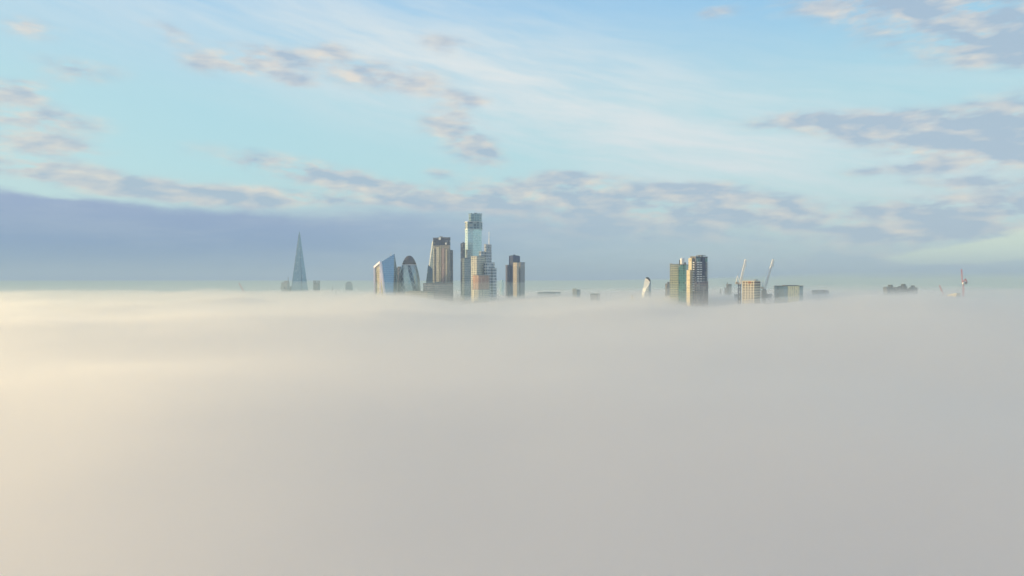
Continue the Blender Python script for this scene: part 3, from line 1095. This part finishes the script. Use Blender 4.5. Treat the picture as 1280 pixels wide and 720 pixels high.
f0 = [bm.verts.new(cp_(a_, b_, -0.5)) for a_, b_ in pr]
f1 = [bm.verts.new(cp_(a_, b_, 14)) for a_, b_ in pr]
bm.faces.new(f0)
bm.faces.new(f1[::-1])
for i in range(len(pr)):
    j = (i + 1) % len(pr)
    bm.faces.new((f0[i], f1[i], f1[j], f0[j]))
obj('dark_cap', bm, M['dark'], t)

# --- the group of three residential towers ---------------------------------
Y = 1150
t = root('slim_brown_block', 'narrow dark brown block left of the cream gridded tower', 'tower block', 833, Y, 30)
mb = facade('brown_facade', (0.24, 0.20, 0.19, 1), (0.10, 0.11, 0.14, 1), 3, 3.2, .35, .35, .4, .2)
_, fr = frame_block(t, 'main_block', mb, 831.6, 834, 838, 354.5, 833, Y, 30)
frame_block(t, 'service_core', mb, 834, 836, 838.4, 352.4, 833, Y, 30, dep=6)

Y = 1040
al = 18
t = root('cream_gridded_tower', 'cream tower with a fine brick grid of windows, left of the green glass tower', 'residential tower', 846, Y, al)
mA = facade('cream_grid', (0.78, 0.69, 0.48, 1), (0.28, 0.27, 0.22, 1), 2.4, 3.3, .42, .42, .45, .1)
_, fr = frame_block(t, 'shaft', mA, 837.2, 847.8, 850, 331.0, 846, Y, al)
parapet(t, fr, px2z(331, Y), M['concrete'], 1.2)
a, b, lx, ly = fr
z = px2z(331, Y) - 3
boxes('string_course', M['concrete'], t, [(lx - a - .35, lx + .35, ly - .35, ly, z - k * 6.6, z - k * 6.6 + .6) for k in range(9)])
bm = NB()
add_box(bm, lx - a + .5, lx - a + 3.2, ly + 1, ly + 4, px2z(331, Y), px2z(329.3, Y))
obj('roof_hut', bm, M['tarp'], t)

Y = 1000
al = 20
t = root('green_glass_tower', 'green glass tower topped by a white drum, middle of the group of three', 'residential tower', 856, Y, al)
mGn = facade('green_glass', (0.16, 0.30, 0.26, 1), (0.14, 0.33, 0.28, 1), 2.8, 3.3, .16, .2, .2, .5, .5, 0, .4, blinds=.05)
_, fr = frame_block(t, 'shaft', mGn, 848.2, 857.2, 863, 331.2, 856, Y, al)
parapet(t, fr, px2z(331.2, Y), M['grey'], .9)
bm = NB()
a, b, lx, ly = fr
cxx = lx - a * .52
add_lathe(bm, [(2.6, px2z(331.2, Y)), (2.9, px2z(330, Y)), (2.9, px2z(323.2, Y)), (1.8, px2z(322.4, Y))], 24, cxx, ly + 3)
obj('white_drum', bm, M['white'], t)
boxes('rooftop_plant', M['grey'], t, [(cxx - 4.2, cxx - 2.5, ly + 1.5, ly + 5, px2z(331.2, Y), px2z(325, Y)),
      (cxx + 2.8, lx - .5, ly + 2, ly + 8, px2z(331.2, Y), px2z(328, Y))])

Y = 960
al = 52
t = root('balconied_tower', 'tallest of the three residential towers, dark with stacked pale balconies', 'residential tower', 868, Y, al)
mC = facade('dark_residential', (0.16, 0.15, 0.17, 1), (0.10, 0.11, 0.15, 1), 3.2, 3.3, .3, .3, .3, .3, blinds=.2)
mCl = facade('cream_residential', (0.62, 0.54, 0.36, 1), (0.42, 0.38, 0.26, 1), 3.0, 3.3, .35, .35, .4, .15, blinds=.25)
mCt = facade('teal_top', (0.20, 0.28, 0.26, 1), (0.16, 0.30, 0.28, 1), 3.0, 3.3, .2, .3, .2, .4, blinds=.2)
_, fr = frame_block(t, 'main_block', mC, 862.6, 869.5, 884.2, 321.6, 868, Y, al)
a, b, lx, ly = fr
ztop = px2z(321.6, Y)
parapet(t, fr, ztop, M['dark'], 1.3)
_, f2 = frame_block(t, 'left_wing', mCl, 858.2, 862.5, 869, 337.5, 868, Y, al, dep=-1)
_, f2b = frame_block(t, 'left_upper_wing', mCl, 860.5, 864.5, 869, 322.6, 868, Y, al, dep=1.5)
_, f3_ = frame_block(t, 'lower_block', facade('mauve_residential', (0.34, 0.26, 0.25, 1), (0.14, 0.14, 0.18, 1), 3.2, 3.3, .35, .35, .3, .2, blinds=.2), 864, 871, 885.3, 352, 868, Y, al, dep=-2.5)
bm = NB()
add_box(bm, lx - .01, lx + .7, ly + b * .48, ly + b * .74, px2z(344, Y), ztop - .2)
obj('dark_panel', bm, M['navy'], t)
bm = NB()
zb_ = px2z(319.2, Y)
add_box(bm, lx - a * .9, lx + .8, ly + b * .45, ly + b * .82, zb_, zb_ + .6)
for yy in (.52, .75):
    add_box(bm, lx - a * .6, lx - a * .4, ly + b * yy - .4, ly + b * yy + .4, ztop, zb_)
obj('roof_canopy', bm, M['dark'], t)
boxes('top_glazing', mCt, t, [(lx + .02, lx + .5, ly + .6, ly + b * .3, px2z(327.5, Y), px2z(322.5, Y)),
      (lx + .02, lx + .5, ly + b * .8, ly + b - .4, px2z(327.5, Y), px2z(322.5, Y))])
floor = 3.05
k = 0
z = px2z(328.6, Y)
while z > px2z(366, Y):      # a pale balcony on every floor, each with its slab and front
    for (y0, y1, zmin) in ((.03, .22, 0), (.28, .44, 0), (.80, .98, 0)):
        bm = NB()
        add_box(bm, lx + .05, lx + 1.9, ly + b * y0, ly + b * y1, z, z + .25)
        add_box(bm, lx + 1.75, lx + 1.9, ly + b * y0, ly + b * y1, z + .25, z + 1.25)
        obj('balcony', bm, M['white' if y0 < .5 else 'lightgrey'], t)
    if z < px2z(344.5, Y):
        bm = NB()
        add_box(bm, lx + .05, lx + 1.9, ly + b * .52, ly + b * .68, z, z + .25)
        add_box(bm, lx + 1.75, lx + 1.9, ly + b * .52, ly + b * .68, z + .25, z + 1.25)
        obj('balcony', bm, M['lightgrey'], t)
    bm = NB()
    add_box(bm, lx - a * .75, lx - a * .1, ly - 1.7, ly - .05, z, z + .25)
    add_box(bm, lx - a * .75, lx - a * .1, ly - 1.7, ly - 1.55, z + .25, z + 1.25)
    obj('balcony', bm, M['white'], t)
    z -= floor
# --- small brown tower with mast ---------------------------------
Y = 1300
t = root('small_brown_tower', 'small dark brown stepped tower between the balconied tower and white cranes', 'tower block', 911.5, Y, 25)
_, fr = frame_block(t, 'shaft', mb, 907.8, 911, 914.6, 355, 911.5, Y, 25, dep=5)
_, fr2 = frame_block(t, 'left_wing', mb, 905.6, 908.4, 911, 359.6, 911.5, Y, 25)
bm = NB()
add_bar(bm, (fr[2] - 3, fr[3] + 3, px2z(355, Y)), (fr[2] - 3, fr[3] + 3, px2z(352.8, Y)), .9)
obj('mast', bm, M['grey'], t)
t = thing('thin_mast', 'hair-thin pole rising from fog just left of the small brown tower', 'mast', (px2x(900.7, 1300), 1300, 0))
bm = NB()
add_bar(bm, (0, 0, 0), (0, 0, px2z(361.5, 1300)), 1.4)
obj('pole', bm, M['grey'], t)
bm = NB()
add_box(bm, -1.6, 1.6, -1.6, 1.6, px2z(366, 1300), px2z(365, 1300))
obj('bracket', bm, M['grey'], t)

# --- tower under construction ---------------------------------
Y = 900
al = 30
t = root('unfinished_tower', 'square tower under construction, orange-cream floor grid with open storeys', 'building under construction', 943, Y, al)
mU = plain('sheeted_slab', (0.85, 0.72, 0.50, 1), .7)
mUd = plain('brown_and_shaded_slab', (0.30, 0.22, 0.18, 1), .8)
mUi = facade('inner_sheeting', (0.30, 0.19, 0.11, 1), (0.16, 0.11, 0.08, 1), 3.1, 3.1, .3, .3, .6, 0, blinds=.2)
a, b = wedge(928, 943.4, 951, Y, al)
zt_ = px2z(351, Y)
bm = NB()
block(bm, a - 1.4, b - 1.4, 0, zt_ - .8, -.7, .7)
obj('inner_core', bm, mUi, t)
fl = 3.2
n_ = 10
for k in range(n_):
    z = zt_ - k * fl
    bm = NB()
    block(bm, a, b, z - 1.1, z, 0, 0)
    obj('floor_slab', bm, mU, t)
nc = 5
cxs = [-a + .5 + (a - 1.5) * k / (nc - 1) for k in range(nc)]
boxes('column', mU, t, [(x - .6, x + .6, .04, .8, 0, zt_ - .86) for x in cxs])
boxes('column', mUd, t, [(-.8, -.05, .5 + (b - 1) * k / 4 - .45, .5 + (b - 1) * k / 4 + .45, 0, zt_ - .87) for k in range(1, 5)])  # right-face columns: shade of the unlit side put into their brown
bm = NB()
add_box(bm, -a * .5, -a * .28, -.15, -.02, zt_ - 3.4, zt_ - .9)
obj('orange_screen', bm, plain('orange_screen', (0.42, 0.16, 0.07, 1)), t)
bm = NB()
for k in range(9):
    x = -a + a * k / 8
    add_bar(bm, (x, .1, zt_), (x, .1, zt_ + 1.2), .22)
add_bar(bm, (-a, .1, zt_ + 1.1), (0, .1, zt_ + 1.1), .2)
add_bar(bm, (0, .1, zt_ + 1.1), (0, b, zt_ + 1.1), .2)
add_box(bm, -a * .3, -a * .12, b * .5, b * .8, zt_, zt_ + 1.8)
obj('roof_railing', bm, M['steel'], t)


# --- cranes ---------------------------------
def lattice(bm, p, q_, w, seg, t_=0.32):
    p, q_ = Vector(p), Vector(q_)
    d_ = (q_ - p).normalized()
    m3 = d_.to_track_quat('Z', 'Y').to_matrix()
    ex, ey = m3.col[0] * w / 2, m3.col[1] * w / 2
    cs = [(-1, -1), (1, -1), (1, 1), (-1, 1)]
    for i, j in cs:
        add_bar(bm, p + ex * i + ey * j, q_ + ex * i + ey * j, t_)
    L = (q_ - p).length
    n = max(2, int(L / seg))
    for k in range(n):
        A_, B_ = p + d_ * (L * k / n), p + d_ * (L * (k + 1) / n)
        for s1 in range(4):
            i, j = cs[s1]
            i2, j2 = cs[(s1 + 1) % 4]
            if k % 2:
                i, j, i2, j2 = i2, j2, i, j
            add_bar(bm, A_ + ex * i + ey * j, B_ + ex * i2 + ey * j2, t_ * .7)


def crane(Y, mast_px, pivot_py, tip, label, jm, mm, counter=9.0, ah=9.0, w=1.9, group='luffing cranes above the fog', rz=0.0, tk=.34, name='tower_crane'):
    X = px2x(mast_px, Y)
    t = thing(name, label, 'crane', (X, Y, 0), 0, group)
    zp = px2z(pivot_py, Y)
    bm = NB()
    lattice(bm, (0, 0, 0), (0, 0, zp - 2), w, 3.0, tk)
    obj('mast', bm, mm, t)
    tx, tz = px2x(tip[0], Y) - X, px2z(tip[1], Y)
    sg = 1 if tx >= 0 else -1
    bm = NB()
    add_lathe(bm, [(1.5, zp - 2), (1.5, zp - .8)], 16)
    add_box(bm, -1.6, 1.6, -1.2, 1.2, zp - .8, zp + .3)
    obj('slewing_ring', bm, M['steel'], t)
    bm = NB()
    lattice(bm, (sg * 1.2, 0, zp + .3), (tx, 0, tz), w * .72, 2.6, tk)
    obj('jib', bm, jm, t)
    bm = NB()
    add_box(bm, min(-sg * 1, -sg * counter), max(-sg * 1, -sg * counter), -1.0, 1.0, zp - .3, zp + .4)
    obj('counter_jib', bm, jm, t)
    bm = NB()
    add_box(bm, -sg * counter - 1.4, -sg * counter + 1.4, -1.3, 1.3, zp - 1.8, zp + 1.2)
    obj('counterweight', bm, M['concrete'], t)
    bm = NB()
    top = Vector((-sg * 2.6, 0, zp + ah))
    for yy in (-.9, .9):
        add_bar(bm, (sg * .8, yy, zp + .3), top + Vector((0, yy * .3, 0)), .4)
        add_bar(bm, (-sg * 4.5, yy, zp + .3), top + Vector((0, yy * .3, 0)), .4)
    obj('a_frame', bm, jm, t)
    bm = NB()
    add_bar(bm, top, (tx * .95, 0, zp + (tz - zp) * .95), .16)
    add_bar(bm, top, (-sg * counter, 0, zp + 1.2), .2)
    obj('luffing_cable', bm, M['steel'], t)
    bm = NB()
    add_box(bm, .9 * sg - .9, .9 * sg + .9, -2.7, -1.25, zp - 1.4, zp + .9)
    obj('cab', bm, M['white'], t)
    bm = NB()
    add_bar(bm, (tx, 0, tz), (tx, 0, tz - 8), .14)
    add_box(bm, tx - .5, tx + .5, -.4, .4, tz - 9.2, tz - 8)
    obj('hook_line', bm, M['steel'], t)
    return t


crane(930, 924.3, 353.5, (932.4, 324.2), 'white luffing tower crane on a dark blue mast, left of the unfinished tower', M['craneW'], M['craneB'], 3.2, w=2.5, tk=.6)
crane(960, 955.2, 359.5, (966.8, 324.0), 'white luffing tower crane with the longest raised boom, right of the unfinished tower', M['craneW'], M['grey'], 2.6, w=2.5, tk=.7)
crane(900, 1204.2, 353.5, (1201.8, 336.4), 'bright red luffing crane with near vertical boom, far right', M['craneR'], M['craneR'], 2.4, ah=5.0, w=1.3, tk=.13)
crane(1150, 1181.5, 372.0, (1174.3, 356.5), 'faint red crane leaning left in mist beside the cream rooftop', M['craneR'], M['craneR'], 2.5, ah=4.0, w=1.5, tk=.2)
crane(2300, 307.5, 369.0, (298.5, 353.5), 'very faint distant red crane left of the glass spire', M['craneR'], M['craneR'], 5.0, w=2.0, tk=.45)
# the red crane's slim cluster beside the boom
Y = 1010
t = root('concrete_core', 'grey concrete lift core under the longest white crane boom', 'building under construction', 956, Y, 30)
_, fr = frame_block(t, 'core_wall', mUd, 951.4, 955, 958.6, 363, 956, Y, 30, dep=4)
frame_block(t, 'formwork', M['dark'], 953, 955.8, 957.4, 361, 956, Y, 30, dep=7)
frame_block(t, 'lower_frame', mb, 957, 960.5, 965, 367.4, 956, Y, 30, dep=8)
frame_block(t, 'site_wing', mb, 918, 922, 926.5, 368, 956, Y, 30, dep=30)
for i, (px, py) in enumerate(((967.6, 358.5), (971.8, 366))):
    t = thing('light_mast', ('tall hazy light mast right of the longest crane boom', 'short hazy post between light mast and teal rounded building')[i], 'mast', (px2x(px, 1100), 1100, 0))
    bm = NB()
    add_bar(bm, (0, 0, 0), (0, 0, px2z(py, 1100)), .9)
    obj('pole', bm, M['lightgrey'], t)
    bm = NB()
    add_box(bm, -1.4, 1.4, -.5, .5, px2z(py, 1100), px2z(py, 1100) + .8)
    obj('lamp_head', bm, M['lightgrey'], t)

# --- rounded teal building with cream centre ---------------------------------
Y = 900
rx = px2x(991, Y)
t = thing('rounded_office', 'broad rounded teal glass block with a flat cream central panel', 'office building', (rx, Y, 0))
mTe = facade('teal_glass', (0.28, 0.38, 0.42, 1), (0.18, 0.30, 0.36, 1), 3.4, 3.6, .3, .12, .3, .4, blinds=0.02)
mCe = facade('cream_fins', (0.85, 0.76, 0.46, 1), (0.62, 0.57, 0.34, 1), 2.6, 3.6, .5, .15, .5, .1)
xl, xm0, xm1, xr = [px2x(p, Y) - rx for p in (974.8, 983.8, 997.6, 1007)]
ztb = px2z(358.0, Y)
bm = NB()
pts = [(xm0, -3), (xm0 - 4.2, -1.4), (xl + 1.6, 3), (xl, 9), (xl, 18), (xr, 18), (xr, 9), (xr - 1.8, 3), (xm1 + 4.6, -1.4), (xm1, -3)]
add_prism(bm, pts, 0, ztb)
obj('glass_body', bm, mTe, t)
bm = NB()
add_box(bm, xm0 - .2, xm1 + .2, -3.9, -3.02, 0, px2z(357.4, Y))
obj('cream_panel', bm, mCe, t)
bm = NB()
add_prism(bm, [(p[0] * 1.015, p[1] * 1.0 - .4) for p in pts], ztb, ztb + .9)
add_box(bm, xm0 - 1.5, xm1 + 1.5, 2, 12, ztb + .9, ztb + 1.7)
obj('roof_cornice', bm, M['grey'], t)

# low grey block
low_roof(1015, 1036, 364.0, 1000, 'low flat grey block between teal rounded building and dark triple block', 42, step=(1026, 1033, 362.6))

# --- dark triple council block ---------------------------------
Y = 1250
t = root('triple_tower_block', 'dark cluster of three joined tower blocks with notched rooftops', 'tower block', 1124, Y, 50)
mK = facade('dark_brick_facade', (0.09, 0.095, 0.12, 1), (0.05, 0.06, 0.085, 1), 3.2, 3.0, .45, .4, .5, .1)
lst = [('base_block', 1104.6, 1138, 1146.5, 361.6, 16), ('tower_wing', 1104, 1108, 1112, 358.4, 0), ('tower_wing', 1108.5, 1113, 1118.5, 359.6, 6), ('stair_head', 1109.8, 1113, 1116.2, 356.0, 8),
       ('tower_wing', 1115, 1121, 1127, 359.0, 14), ('tower_wing', 1122.5, 1128, 1134, 357.6, 8), ('stair_head', 1126.2, 1129.4, 1132.2, 355.0, 12),
       ('link_block', 1130, 1136, 1140, 360.6, 20), ('tower_wing', 1136.2, 1141, 1147, 359.2, 8), ('stair_head', 1138.6, 1141, 1143.8, 356.9, 11)]
for nm, L, C_, Rr, py, dp in lst:
    frame_block(t, nm, mK if nm != 'stair_head' else M['dark'], L, C_ + .15 * (Rr - C_), Rr, py, 1124, Y, 50, dep=dp)

# --- cream rooftop far right ---------------------------------
Y = 880
al = 52
t = root('cream_rooftop', 'sunlit cream rooftop with a slanting top, just above the fog by the red crane', 'building', 1193, Y, al)
mz = facade('cream_cladding', (0.72, 0.60, 0.38, 1), (0.36, 0.30, 0.20, 1), 3.4, 4.2, .5, .5, .5, .1)
_, fr = frame_block(t, 'front_block', mz, 1189.6, 1195.2, 1197, 368.0, 1193, Y, al, dep=-4)
_, fr2 = frame_block(t, 'rear_block', mb, 1184.4, 1196, 1200.6, 370.4, 1193, Y, al)
bm = NB()
a, b, lx, ly = fr2
z0 = px2z(370.4, Y)
vs_ = [(-a + lx, ly, z0 + .05), (lx, ly, z0 + .05), (lx, ly + b, z0 + .05), (lx - a, ly + b, z0 + .05)]
hs = [(-a + lx, ly, px2z(368.6, Y)), (lx, ly, px2z(366.2, Y)), (lx, ly + b, px2z(366.2, Y)), (lx - a, ly + b, px2z(368.6, Y))]
vv = [bm.verts.new(p) for p in vs_ + hs]
for f in ((3, 2, 1, 0), (4, 5, 6, 7), (0, 1, 5, 4), (1, 2, 6, 5), (2, 3, 7, 6), (3, 0, 4, 7)):
    bm.faces.new([vv[i] for i in f])
obj('slanting_roof', bm, M['tarp'], t)
